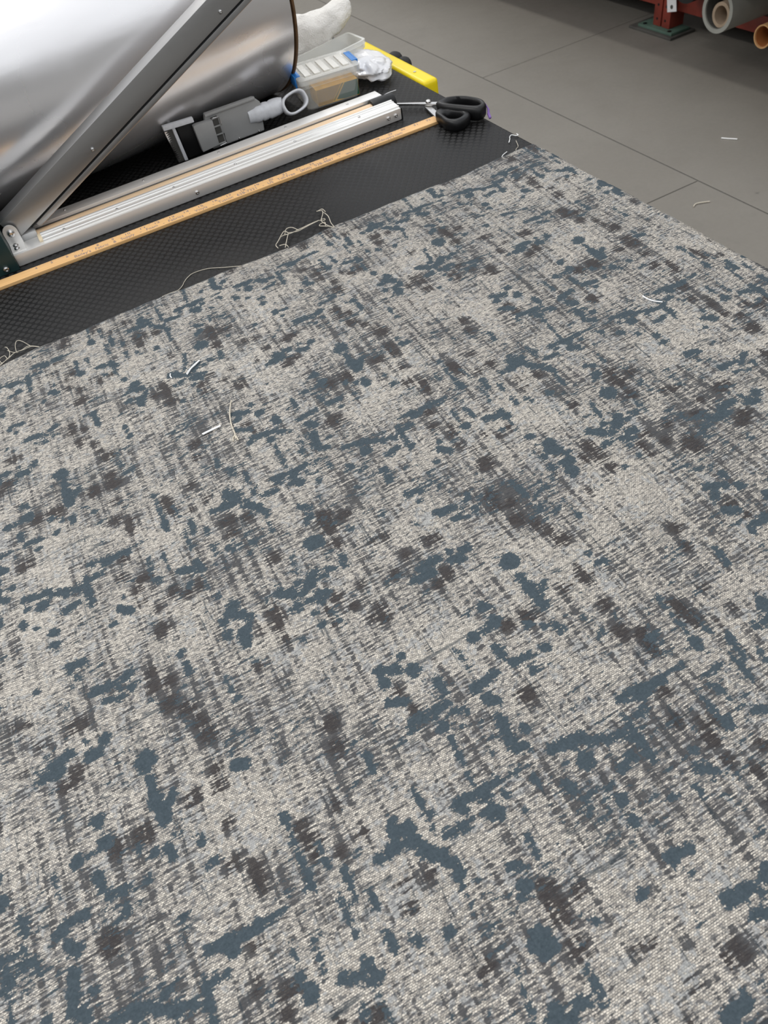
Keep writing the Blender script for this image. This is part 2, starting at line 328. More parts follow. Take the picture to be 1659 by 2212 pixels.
def fabric_material():
    t = NT('silver_blue_jacquard')
    W = t.n('ShaderNodeAttribute', attribute_name='weave').outputs['Vector']
    blue = t.n('ShaderNodeAttribute', attribute_name='blue').outputs['Fac']
    dark = t.n('ShaderNodeAttribute', attribute_name='dark').outputs['Fac']
    edge = t.n('ShaderNodeAttribute', attribute_name='edge').outputs['Fac']
    # small wobble so that threads are not ruler-straight
    wob = t.n('ShaderNodeTexNoise', {'Vector': W, 'Scale': 120.0, 'Detail': 2.0})
    wv = t.n('ShaderNodeVectorMath', {0: t.n('ShaderNodeVectorMath', {0: wob.outputs['Color'], 1: (0.5, 0.5, 0.5)}, operation='SUBTRACT').outputs[0], 1: (0.0012, 0.0012, 0)}, operation='MULTIPLY').outputs[0]
    Q = t.n('ShaderNodeVectorMath', {0: W, 1: wv}, operation='ADD').outputs[0]
    st = t.noise(t.vmul(Q, (80, 430, 1)), 1.0, 4, 0.62)             # weft streaks
    row = t.noise(t.vmul(Q, (26, 480, 1)), 1.0, 2, 0.55)            # long weft rows
    cols = t.noise(t.vmul(Q, (150, 8, 1)), 1.0, 3, 0.55)           # warp bands
    med = t.noise(t.vmul(Q, (34, 46, 1)), 1.0, 4, 0.6)
    low = t.noise(t.vmul(Q, (9, 11, 1)), 1.0, 2, 0.5)
    fine = t.noise(Q, 560.0, 2, 0.6)
    mid = t.noise(Q, 200.0, 3, 0.65)
    big = t.noise(Q, 62.0, 2, 0.5)
    S = lambda a, k: t.math('MULTIPLY', t.math('SUBTRACT', a, 0.5), k)
    def add(*xs):
        r = xs[0]
        for x in xs[1:]: r = t.math('ADD', r, x)
        return r
    # charcoal floats: comb-like along the weft
    dk = t.ramp(dark, -7.5, 4.0, -0.10, 0.38)
    dv = add(S(st, 1.5), S(row, 1.3), S(cols, -1.6), S(med, 0.6), S(low, 0.9), S(mid, 0.25), dk)
    mdark = t.ramp(dv, 0.035, 0.085)
    deep = t.ramp(add(dk, S(row, 0.8), S(low, 0.3)), 0.06, 0.24)
    # slate blue ground showing through
    bv = add(blue, S(big, 8.0), S(mid, 11.0), S(fine, 7.0), S(row, 7.0), S(st, 7.0))
    mblue1 = t.ramp(bv, -1.9, -1.2)
    speck = add(S(t.noise(t.vmul(Q, (85, 170, 1)), 1.0, 3, 0.65), 1.0), S(fine, 0.35), S(row, 0.4), S(low, 0.5), S(t.noise(t.vmul(Q, (22, 30, 1)), 1.0, 2, 0.5), 0.7))
    mblue2 = t.ramp(speck, 0.17, 0.20)
    # fine grooves along warp and weft
    gv = t.math('ABSOLUTE', t.math('SUBTRACT', t.noise(t.vmul(Q, (150, 7, 1)), 1.0, 1, 0.4), 0.5))
    gv = t.math('MULTIPLY', t.ramp(gv, 0.003, 0.009, 1.0, 0.0), t.ramp(t.noise(t.vmul(Q, (40, 30, 1)), 1.0, 2), 0.48, 0.54))
    gh = t.math('ABSOLUTE', t.math('SUBTRACT', t.noise(t.vmul(Q, (7, 75, 1)), 1.0, 1, 0.4), 0.5))
    gh = t.math('MULTIPLY', t.ramp(gh, 0.002, 0.007, 1.0, 0.0), t.ramp(t.noise(t.vmul(Q, (25, 30, 3)), 1.0, 2), 0.46, 0.54))
    groove = t.math('MAXIMUM', gv, gh)
    mblue = t.math('MAXIMUM', t.math('MAXIMUM', mblue1, mblue2), edge)
    # weave cells
    br = t.n('ShaderNodeTexBrick', {'Vector': Q, 'Color1': (0.29, 0.26, 0.22, 1), 'Color2': (0.67, 0.612, 0.525, 1), 'Mortar': (0.07, 0.068, 0.068, 1), 'Scale': 1.0,
             'Mortar Size': 0.00020, 'Mortar Smooth': 0.4, 'Bias': 0.1, 'Brick Width': 0.0023, 'Row Height': 0.00135}, offset=0.5, squash=1.0)
    cream = br.outputs['Color']
    grey = t.mix(t.ramp(fine, 0.35, 0.65), (0.19, 0.20, 0.205, 1), (0.36, 0.365, 0.36, 1))
    mgrey = t.math('MULTIPLY', t.ramp(add(S(med, 1.0), S(mid, 1.0), S(cols, 0.3)), 0.06, 0.12), 0.75)
    col = t.mix(mgrey, cream, grey)
    # short dark weft floats everywhere, warp threads between them
    thr = t.ramp(add(t.noise(t.vmul(Q, (150, 640, 1)), 1.0, 3, 0.6), S(low, 0.25)), 0.515, 0.565)
    wrp = t.ramp(t.noise(t.vmul(Q, (620, 90, 1)), 1.0, 2, 0.5), 0.58, 0.66)
    col = t.mix(t.math('MULTIPLY', thr, 0.85), col, (0.062, 0.062, 0.067, 1))
    col = t.mix(t.math('MULTIPLY', wrp, 0.5), col, (0.10, 0.10, 0.10, 1))
    charcoal = t.mix(deep, t.mix(t.ramp(st, 0.3, 0.7), (0.034, 0.036, 0.040, 1), (0.066, 0.065, 0.067, 1)), (0.026, 0.022, 0.023, 1))
    col = t.mix(t.math('MULTIPLY', mdark, 0.94), col, charcoal)
    col = t.mix(t.math('MULTIPLY', groove, 0.75), col, (0.025, 0.036, 0.044, 1))
    bl = t.mix(t.ramp(add(S(fine, 0.6), S(mid, 0.5)), -0.22, 0.22), (0.036, 0.050, 0.060, 1), (0.072, 0.094, 0.110, 1))
    col = t.mix(mblue, col, bl)
    h = add(t.math('MULTIPLY', t.math('SUBTRACT', 1.0, mblue), 1.0), t.math('MULTIPLY', br.outputs['Fac'], -0.3), t.math('MULTIPLY', mdark, -0.3), S(fine, 0.4), t.math('MULTIPLY', thr, -0.3))
    flat = t.math('MAXIMUM', mblue, t.math('MULTIPLY', mdark, 0.6))
    t.pset(color=col, rough=t.ramp(flat, 0, 1, 0.44, 0.85), spec=t.ramp(flat, 0, 1, 0.5, 0.15), normal=t.bump(h, 0.5, 0.0006))
    return t.m
MAT['fabric'] = fabric_material()

def make_fabric():
    xe, r = 0.7215, 0.013
    step = 0.0027
    s = np.arange(-0.62, xe-r+0.32, step); y = np.arange(-0.33, 0.9951, step)
    S_, Y_ = np.meshgrid(s, y, indexing='xy')
    # arc length along x, over the rounded table edge and down its side
    flat_end = xe-r; q = r*math.pi/2
    wav = 0.0022*np.sin(Y_*19+0.7)+0.0014*np.sin(Y_*47+2.0)
    over = S_-flat_end
    ang = np.clip(over/q, 0, 1)*math.pi/2
    down = np.maximum(over-q, 0)
    X = np.where(over <= 0, S_, flat_end+r*np.sin(ang)) + np.clip(over/0.02, 0, 1)*wav + down*0.03
    ZT = TZ+0.0022
    Z = np.where(over <= 0, ZT, ZT-r*(1-np.cos(ang))-down)
    lift = 0.0006*(np.sin(S_*23+Y_*11)+np.sin(S_*9-Y_*31+1.0)) + 0.0004*np.sin(S_*71+Y_*53)
    lift += 0.0022*np.exp(-((S_-0.66)/0.05)**2)*(1+np.sin(Y_*23))*0.5
    Z = Z+np.where(over <= 0, lift+0.0004, 0)
    # uneven cut edge at the far side
    k = np.clip((Y_-0.93)/0.065, 0, 1)
    Yw = Y_+k*(0.0022*np.sin(S_*17+1.2)+0.0016*np.sin(S_*41)+0.0006*np.sin(S_*160)-0.002)-k*0.018*np.clip((-0.12-S_)/0.25, 0, 1)
    ny, nx = S_.shape
    verts = np.stack([X, Yw, Z], -1).reshape(-1, 3)
    # a hem: last rows bend to the table
    verts[-nx:, 2] -= 0.0018
    idx = np.arange(nx*ny).reshape(ny, nx)
    quads = np.stack([idx[:-1, :-1], idx[:-1, 1:], idx[1:, 1:], idx[1:, :-1]], -1).reshape(-1, 4)
    me = bpy.data.meshes.new('fabric_sheet')
    me.vertices.add(len(verts)); me.vertices.foreach_set('co', verts.astype(np.float32).ravel())
    me.loops.add(quads.size); me.loops.foreach_set('vertex_index', quads.astype(np.int32).ravel())
    me.polygons.add(len(quads)); me.polygons.foreach_set('loop_start', np.arange(0, quads.size, 4, dtype=np.int32))
    me.polygons.foreach_set('loop_total', np.full(len(quads), 4, np.int32))
    me.update(); me.validate()
    u, v = fabric_coords(S_.ravel(), Y_.ravel())
    FB, FD = motif_fields()
    def attr(name, typ, arr, key):
        a = me.attributes.new(name, typ, 'POINT'); a.data.foreach_set(key, arr.astype(np.float32).ravel())
    attr('weave', 'FLOAT_VECTOR', np.stack([u*REP_X, v*REP_Y, np.zeros_like(u)], -1), 'vector')
    attr('blue', 'FLOAT', sample(FB, u, v), 'value'); attr('dark', 'FLOAT', sample(FD, u, v), 'value')
    attr('edge', 'FLOAT', np.clip((Y_.ravel()-(0.9951-0.0062))/0.003, 0, 1), 'value')
    me.materials.append(MAT['fabric']); me.shade_smooth()
    o = bpy.data.objects.new('upholstery_fabric', me); COL.objects.link(o)
    m = o.modifiers.new('thickness', 'SOLIDIFY'); m.thickness = 0.0012; m.offset = -1
    return tag(o, 'silver, charcoal and slate blue woven upholstery fabric spread over the black table', 'fabric')

# ------------------------------------------------------------------ setting: floor slabs
def floor():
    b = MB(); b.box(-8, 9, -8, 10, -0.08, -0.003)
    fl = b.build('floor', simple('joint_fill', (0.105, 0.10, 0.088), 0.9, var=0.1), smooth=False); tag(fl, 'grey concrete floor cast in slabs with dark joints', kind='structure')
    g = 0.0035
    ysL, ysR = [-8, -4.1, -1.1, 1.93, 4.93, 8, 10], [-8, -5.6, -2.6, 0.4, 3.39, 6.4, 10]
    for (x0, x1, ys) in ((-8, -2.9, ysL), (-2.9, 2.125, ysL), (2.125, 9, ysR)):
        for a, c in zip(ys[:-1], ys[1:]):
            m = MB(); m.box(x0+g, x1-g, a+g*0.6, c-g*0.6, -0.003, 0)
            m.build('concrete_slab', MAT['concrete'], fl, bevel=0.001, seg=1, smooth=False)
    return fl
floor()

# ------------------------------------------------------------------ cutting table
def table():
    X0, X1, Y0, Y1 = -1.25, 0.716, -0.33, 1.98
    t = thing('cutting_table', 'long work table with black studded vinyl top and yellow edge guard', 'table', ((X0+X1)/2, (Y0+Y1)/2, 0))
    ox, oy = (X0+X1)/2, (Y0+Y1)/2
    def p(mb, name, mat, **k):
        mb.v = [(a-ox, b-oy, c) for a, b, c in mb.v]; return mb.build(name, mat, t, **k)
    p(MB().box(X0, X1, Y0, Y1, TZ-0.030, TZ), 'table_top', MAT['stud'], bevel=0.006, seg=3)
    p(MB().box(X0+0.06, X1-0.05, Y0+0.06, Y0+0.10, TZ-0.12, TZ-0.03), 'apron', MAT['dark_plate'])
    p(MB().box(X0+0.06, X1-0.05, Y1-0.10, Y1-0.06, TZ-0.12, TZ-0.03), 'apron', MAT['dark_plate'])
    for sx in (X0+0.10, X1-0.10):
        for sy in (Y0+0.10, Y1-0.10):
            p(MB().box(sx-0.035, sx+0.035, sy-0.035, sy+0.035, 0.0, TZ-0.03), 'leg', MAT['dark_plate'], bevel=0.004)
    yl = p(MB().box(0.716, 0.750, 1.352, 1.665, TZ-0.055, TZ+0.003), 'edge_guard', MAT['yellow'], bevel=0.010, seg=4)
    yl['label'] = 'bright yellow rounded guard on the table edge'
    sc = MB().cyl((0.731, 1.412, TZ+0.002), (0.731, 1.412, TZ+0.0042), 0.003, n=12)
    sc.v = [(a-ox, b-oy, c) for a, b, c in sc.v]; sc.build('screw', MAT['steel'], yl)
    for (ky, kr) in ((1.565, 0.017), (1.525, 0.016)):
        rings = []
        for i in range(9):
            a = math.pi*i/8; z = TZ-0.021+kr*math.cos(a)*-1; rr = max(kr*math.sin(a), 0.0004)
            rings.append([(0.7665+rr*math.cos(2*math.pi*q/18)*(1+0.08*math.cos(5*2*math.pi*q/18)), ky+1.25*rr*math.sin(2*math.pi*q/18), z) for q in range(18)])
        p(MB().loft(rings), 'grip_knob', MAT['rubber'])
    return t
table()
make_fabric()

# ------------------------------------------------------------------ roll of clear film
def film_roll_obj():
    R, L, a = 0.187, 0.78, math.radians(9.0)
    ax = Vector((math.cos(a), math.sin(a), 0)); e = Vector((0.478, 1.590, 0))
    t = thing('film_roll', 'huge shiny roll of clear plastic film lying at the back of the table', 'film roll', (e.x, e.y, TZ+0.001), a)
    n = 128; rings = []
    def ring(x, r, ph=0.0):
        out = []
        for i in range(n):
            th = 2*math.pi*i/n
            w = 1+0.0035*math.sin(3*th+ph)+0.002*math.sin(7*th-2*ph)
            # the hanging side is slightly slack
            out.append((x, math.sin(th)*r*w, R+math.cos(th)*r*(w if math.cos(th) > -0.9 else 1)))
        return out
    rings.append(ring(-L, 0.05)); rings.append(ring(-L, R-0.004))
    for i in range(33):
        x = -L+(L-0.004)*i/32; rings.append(ring(x, R-0.0006*(1+math.sin(x*21)), x*9))
    rings.append(ring(-0.002, R-0.004)); rings.append(ring(-0.002, 0.05))
    MB().loft(rings, False, False).build('wound_film', MAT['film'], t, angle=50)
    m = MB().pipe((-L-0.002, 0, R), (0.0, 0, R), 0.05, 0.042, 40); m.build('cardboard_core', MAT['card'], t)
    dsk = MB().pipe((0.0005, 0, R), (0.0042, 0, R), R+0.0006, 0.046, 96).build('end_disc', MAT['brown_disc'], t)
    dsk['label'] = 'thin brown fibreboard disc at the end of the roll'
film_roll_obj()

# ------------------------------------------------------------------ bar sealer with raised arm
def screw(t, p, n, r=0.003, mat='steel', name='screw'):
    p = Vector(p); n = Vector(n).normalized(); u = n.orthogonal().normalized(); w = n.cross(u); rings = []
    for rr, h in ((r, 0), (r, 0.25*r), (r*0.82, 0.6*r), (r*0.45, 0.75*r), (r*0.42, 0.35*r)):
        rings.append([p+n*h+(u*math.cos(2*math.pi*i/14)+w*math.sin(2*math.pi*i/14))*rr for i in range(14)])
    return MB().loft(rings).build(name, MAT[mat], t)

def sealer():
    t = thing('bar_sealer', 'aluminium film sealing bar with its arm raised and a dark green end housing', 'bar sealer')
    x0, x1 = -0.093, 0.609
    base = MB(); base.box(x0, x1, 1.247, 1.343, TZ, TZ+0.005)
    base.box(x0, x1, 1.245, 1.281, TZ+0.0012, TZ+0.0200)
    base.build('base_rail', MAT['alu'], t, bevel=0.0008)
    prof = [(1.2515, .0165), (1.2515, .0188), (1.2550, .0188), (1.2556, .0180), (1.2585, .0180), (1.2590, .0190), (1.2700, .0190), (1.2706, .0204), (1.2735, .0204), (1.2742, .0192), (1.2765, .0192), (1.2772, .0212), (1.2808, .0212), (1.2808, .0165)]
    pr = MB(); n = len(prof)
    v = [(-0.042, a, TZ+b+0.0032) for a, b in prof]+[(x1+0.0006, a, TZ+b+0.0032) for a, b in prof]
    pr.add(v, [(i, (i+1) % n, n+(i+1) % n, n+i) for i in range(n)]+[tuple(range(n)), tuple(range(n, 2*n))[::-1]])
    pr.build('ribbed_cover', MAT['alu'], t, smooth=False)
    MB().box(-0.0475, -0.0415, 1.256, 1.2815, TZ+0.0200, TZ+0.0232).build('end_plug', MAT['cream_plastic'], t, bevel=0.001)
    # rounded tan sealing pad
    pad = MB(); sect = [(1.282, 0.006)]+[(1.282+0.030*(i/12), 0.0165+0.0062*math.sin(math.pi*i/12)) for i in range(13)]+[(1.312, 0.006)]
    n = len(sect); v = [(-0.046, a, TZ+b) for a, b in sect]+[(0.577, a, TZ+b) for a, b in sect]
    pad.add(v, [(i, (i+1) % n, n+(i+1) % n, n+i) for i in range(n)]+[tuple(range(n)), tuple(range(n, 2*n))[::-1]])
    pad.build('sealing_pad', MAT['tan'], t, angle=60)
    cap = MB(); sect = [(1.282+0.032*(0.5-0.5*math.cos(math.pi*i/14)), 0.006+0.022*math.sin(math.pi*i/14)**0.6) for i in range(15)]
    n = len(sect); v = [(0.5765, a, TZ+b) for a, b in sect]+[(0.622, a, TZ+b) for a, b in sect]
    cap.add(v, [(i, (i+1) % n, n+(i+1) % n, n+i) for i in range(n)]+[tuple(range(n)), tuple(range(n, 2*n))[::-1]])
    cap.build('pad_end_cap', MAT['black'], t, bevel=0.002, angle=50)
    MB().box(-0.046, x1, 1.3155, 1.3430, TZ+0.0012, TZ+0.0235).build('back_rail', MAT['alu'], t, bevel=0.001)
    MB().box(-0.046, x1-0.001, 1.3120, 1.3160, TZ+0.004, TZ+0.0185).build('pad_holder', MAT['dark_plate'], t)
    MB().box(x1-0.0005, x1+0.0035, 1.246, 1.342, TZ, TZ+0.019).build('end_cap', MAT['black'], t, bevel=0.001)
    for x in (-0.005, 0.085, 0.185, 0.297, 0.41, 0.536): screw(t, (x, 1.2645, TZ+0.0222), (0, 0, 1), 0.0024)
    for x in (0.01, 0.15, 0.29, 0.42, 0.545): screw(t, (x, 1.330, TZ+0.0235), (0, 0, 1), 0.0022)
    screw(t, (0.216, 1.245, TZ+0.0100), (0, -1, 0), 0.0036)
    for x in (0.583, 0.598): screw(t, (x, 1.245, TZ+0.0108), (0, -1, 0), 0.0034)
    # dark green end housing
    h = MB().box(-0.205, -0.0935, 1.2375, 1.325, TZ, TZ+0.078).build('end_housing', MAT['green_metal'], t, bevel=0.0012)
    screw(h, (-0.112, 1.2375, TZ+0.0085), (0, -1, 0), 0.0052)
    # bracket, bolts and pivot block
    br = MB(); br.box(-0.0928, -0.0705, 1.2520, 1.2835, TZ+0.0200, TZ+0.0216)
    poly = [(-0.0928, TZ+0.0168), (-0.0705, TZ+0.0168), (-0.0705, TZ+0.040)]+[(-0.0817+0.0112*math.cos(math.pi*i/8), TZ+0.040+0.0112*math.sin(math.pi*i/8)) for i in range(1, 8)]+[(-0.0928, TZ+0.040)]
    br.prism(poly, 1.2815, 1.2835); br.build('bracket', MAT['alu'], t)
    screw(t, (-0.0815, 1.2815, TZ+0.0385), (0, -1, 0), 0.0062, name='pivot_bolt')
    screw(t, (-0.0838, 1.2725, TZ+0.0216), (0, 0, 1), 0.0046); screw(t, (-0.0835, 1.2600, TZ+0.0216), (0, 0, 1), 0.0046)
    wb = MB(); wb.add([(-0.073, 1.291, TZ+0.006), (-0.046, 1.290, TZ+0.006), (-0.046, 1.327, TZ+0.006), (-0.060, 1.327, TZ+0.006),
                       (-0.073, 1.291, TZ+0.026), (-0.046, 1.290, TZ+0.026), (-0.046, 1.327, TZ+0.026), (-0.060, 1.327, TZ+0.026)],
                      [(0, 3, 2, 1), (4, 5, 6, 7), (0, 1, 5, 4), (1, 2, 6, 5), (2, 3, 7, 6), (3, 0, 4, 7)])
    wb.build('insulator_block', MAT['white_plastic'], t, bevel=0.0025)
    for k in range(3):
        pts = catmull([(-0.070+0.006*k, 1.284, TZ+0.007), (-0.060, 1.281+0.002*k, TZ+0.010+0.002*k), (-0.052-0.002*k, 1.285, TZ+0.008), (-0.046, 1.282+0.003*k, TZ+0.010)], 6)
        MB().tube(pts, 0.0009, 6).build('wire', MAT['black'], t)
    sp = [(-0.0515+0.0035*math.cos(i*0.8), 1.2860, TZ+0.010+0.0035*math.sin(i*0.8)+0) for i in range(8)]
    MB().tube([(p[0], p[1]+0.0006*i, p[2]) for i, p in enumerate(sp)], 0.0006, 5).build('spring', MAT['brown_disc'], t)
    # raised arm: its own frame, x along the arm
    ang = math.radians(24.6); R = Matrix.Rotation(-ang, 3, 'Y')
    org = Vector((-0.0885, 0, TZ+0.0555))      # upper front edge starts here
    def arm(mb, name, mat, par, **k):
        mb.v = [tuple(org+R @ Vector(p)) for p in mb.v]; return mb.build(name, mat, par, **k)
    A = arm(MB().box(-0.002, 0.735, 1.2885, 1.3225, -0.0345, 0.0), 'lift_arm', MAT['alu_arm'], t, bevel=0.0007)
    arm(MB().box(0.026, 0.733, 1.2925, 1.3205, -0.0385, -0.0345), 'groove_shade', MAT['black'], A)  # black strip set in for the dark of the groove
    arm(MB().box(0.036, 0.733, 1.2900, 1.3205, -0.0460, -0.0382), 'clamp_strip', MAT['alu_arm'], A, bevel=0.0006)
    arm(MB().box(0.037, 0.733, 1.2990, 1.3205, -0.0495, -0.0460), 'tan_strip', MAT['tan'], A)
    for x in (0.185, 0.47): screw(A, org+R @ Vector((x, 1.2885, -0.0245)), (0, -1, 0), 0.0032)
    # arm foot meeting the pivot
    return t
sealer()

# ------------------------------------------------------------------ wooden yardstick with printing
def yardstick():
    yaw = math.atan2(1.1910-1.2065, 0.653+0.128)
    t = thing('yardstick', 'printed wooden yardstick lying along the front of the aluminium sealing bar', 'ruler', (0.653, 1.1910, TZ), yaw)
    L, w, h = 0.98, 0.0235, 0.005
    MB().box(-L, 0, -w/2, w/2, 0, h).build('wooden_strip', MAT['wood'], t, bevel=0.0006)
    tick = MB().box(-0.00018, 0.00018, -0.0032, 0, h, h+0.00012); mt = None
    def put(me_src, x, sc):
        nonlocal mt
        if mt is None: mt = MB().box(-0.00018, 0.00018, -0.0042, 0, 0, 0.00012).build('tick_mark', MAT['ink'], t, smooth=False); o = mt
        else: o = mt.copy(); COL.objects.link(o)
        o.location = (x, w/2-0.0004, h); o.scale = (1, sc, 1)
    def text(s, x, y, size, width=None, mat='ink', name='printed_text'):
        cu = bpy.data.curves.new(name, 'FONT'); cu.body = s; cu.size = size; cu.extrude = 0.00006
        tmp = bpy.data.objects.new(name, cu); COL.objects.link(tmp)
        bpy.context.view_layer.update()
        dg = bpy.context.evaluated_depsgraph_get(); me = bpy.data.meshes.new_from_object(tmp.evaluated_get(dg))
        bpy.data.objects.remove(tmp)
        o = bpy.data.objects.new(name, me); COL.objects.link(o); o.parent = t
        me.materials.clear(); me.materials.append(MAT[mat])
        xs = [q.co.x for q in me.vertices]
        if width and xs: k = width/(max(xs)-min(xs)); o.scale = (k, 1, 1); x -= min(xs)*k
        o.location = (x, y, h+0.00008)
    X = 0.653
    inch0 = 0.0555-9*0.0252
    for i in range(4, 33):
        xi = inch0+i*0.0252
        if xi > 0.64: break
        for q in range(4):
            put(None, xi-X+q*0.0063, (1.0, 0.45, 0.7, 0.45)[q])
        text(str(i), xi-X-0.0018 if i < 10 else xi-X-0.0040, w/2-0.0098, 0.0082, 0.0036 if i < 10 else 0.0080, name='numeral')
    words = [("Bailey's", -.0097, .0170), ('Fabric', .0246, .0461), ('&', .0543, .0592), ('Supply', .0670, .0896), ('-', .0990, .1013), ('Foam', .1100, .1289), ('-', .1384, .1408), ('Fabrics', .1480, .1735), ('-', .1832, .1856), ('Vinyls', .1937, .2148), ('-', .2245, .2270), ('Tuscon', .2352, .2607), ('628-7321', .2681, .3030), ('-', .3139, .3165), ('US', .3240, .3333), ('Toll-Free', .3418, .3732), ('(800)', .3835, .4033), ('528-4887', .4102, .4459), ('-', .4555, .4581), ('www.baileysfabricandsupply.com', .4687, .5778)]
    for s, a, b in words: text(s, a-X, -w/2+0.0032, 0.0115, b-a)
yardstick()

# ------------------------------------------------------------------ scissors
def scissors():
    t = thing('scissors', 'black-handled scissors lying at the table edge beyond the yardstick end', 'scissors', (0.666, 1.256, TZ))
    o = Vector((0.666, 1.256, TZ))
    def p(mb, name, mat, **k):
        mb.v = [tuple(Vector(q)-o) for q in mb.v]; return mb.build(name, MAT[mat], t, **k)
    def ringloop(outer, inner, z0, z1, name, n=8, dip=0.0):
        co = catmull([(a, b, 0) for a, b in outer], n, True); ci = catmull([(a, b, 0) for a, b in inner], 4, True)
        N = 72
        def resamp(c):
            c = c+[c[0]]; d = [0]
            for i in range(1, len(c)): d.append(d[-1]+(c[i]-c[i-1]).length)
            out = []; k = 0
            for j in range(N):
                s = d[-1]*j/N
                while d[k+1] < s: k += 1
                out.append(c[k].lerp(c[k+1], (s-d[k])/max(d[k+1]-d[k], 1e-9)))
            return out
        O, I = resamp(co), resamp(ci)
        cen = sum(O, Vector())/N
        # start both loops at the same bearing
        def shift(c):
            k = min(range(N), key=lambda i: abs(math.atan2(c[i].y-cen.y, c[i].x-cen.x))); return c[k:]+c[:k]
        O, I = shift(O), shift(I)
        area = lambda c: sum(c[i].x*c[(i+1) % N].y-c[(i+1) % N].x*c[i].y for i in range(N))
        if area(O)*area(I) < 0: I = [I[0]]+I[1:][::-1]
        rings = []
        def lv(c, z, ins=0.0, toward=None): return [Vector((q.x, q.y, z)).lerp(Vector((toward[i].x, toward[i].y, z)), ins) if toward else Vector((q.x, q.y, z)) for i, q in enumerate(c)]
        e = (z1-z0)
        rings = [lv(O, z0, 0.25, I), lv(O, z0+0.2*e, 0.04, I), lv(O, z0+0.55*e), lv(O, z1-0.18*e, 0.02, I), lv(O, z1, 0.25, I), lv(I, z1, 0.30, O), lv(I, z1-0.2*e, 0.03, O), lv(I, z0+0.3*e, 0.0), lv(I, z0, 0.2, O)]
        m = MB(); m.loft(rings+[rings[0]], False, False); return p(m, name, 'black', angle=70)
    ringloop([(.6600, 1.2080), (.6810, 1.2080), (.7040, 1.1900), (.7180, 1.1580), (.7160, 1.1340), (.7030, 1.1245), (.6910, 1.1270), (.6720, 1.1600), (.6590, 1.1860)],
             [(.6740, 1.1930), (.6890, 1.1960), (.7030, 1.1800), (.7110, 1.1560), (.7085, 1.1415), (.6990, 1.1400), (.6850, 1.1600), (.6740, 1.1800)], TZ+0.004, TZ+0.026, 'large_handle')
    ringloop([(.6440, 1.1840), (.6580, 1.1940), (.6690, 1.1770), (.6820, 1.1560), (.6840, 1.1340), (.6680, 1.1220), (.6480, 1.1220), (.6390, 1.1400), (.6410, 1.1600)],
             [(.6520, 1.1660), (.6630, 1.1690), (.6725, 1.1550), (.6730, 1.1420), (.6610, 1.1340), (.6500, 1.1390), (.6480, 1.1530)], TZ+0.002, TZ+0.020, 'small_handle')
    d = Vector((0.045, -0.050, 0)).normalized(); s = Vector((0.050, 0.045, 0)).normalized()
    c = Vector((0.666, 1.250, 0))
    def blade(l0, l1, w0, w1, z0, z1, off, name, dd=d, ss=s):
        a = [c+dd*l0+ss*(off-w0), c+dd*l0+ss*(off+w0), c+dd*l1+ss*(off+w1), c+dd*l1+ss*(off-w1)]
        m = MB().prism([(q.x, q.y) for q in a], z0, z1, 'xy'); return p(m, name, 'steel', bevel=0.0006)
    blade(-0.066, 0.058, 0.0028, 0.0062, TZ+0.0065, TZ+0.0095, 0.0, 'blade')
    d3 = Vector((-0.008, -0.052, 0)).normalized(); s3 = Vector((0.052, -0.008, 0)).normalized()
    blade(-0.004, 0.070, 0.0050, 0.0060, TZ+0.0030, TZ+0.0062, -0.002, 'blade', d3, s3)
    m = MB(); rings = [[Vector((0.668+r*math.cos(2*math.pi*i/20), 1.250+r*math.sin(2*math.pi*i/20), z)) for i in range(20)] for r, z in ((0.0052, TZ+0.0095), (0.0052, TZ+0.0115), (0.0042, TZ+0.0135), (0.0020, TZ+0.0145), (0.0008, TZ+0.0146))]
    m.loft(rings); p(m, 'pivot_screw', 'steel')
    tagp = MB(); tagp.tube(catmull([(.7175, 1.142, TZ+0.022), (.7195, 1.134, TZ+0.014), (.7150, 1.126, TZ+0.010), (.7125, 1.117, TZ+0.0055)], 6), [0.0012]*6+[0.002]*6+[0.0026]*6+[0.0016], 8)
    p(tagp, 'purple_tie', 'purple')
scissors()

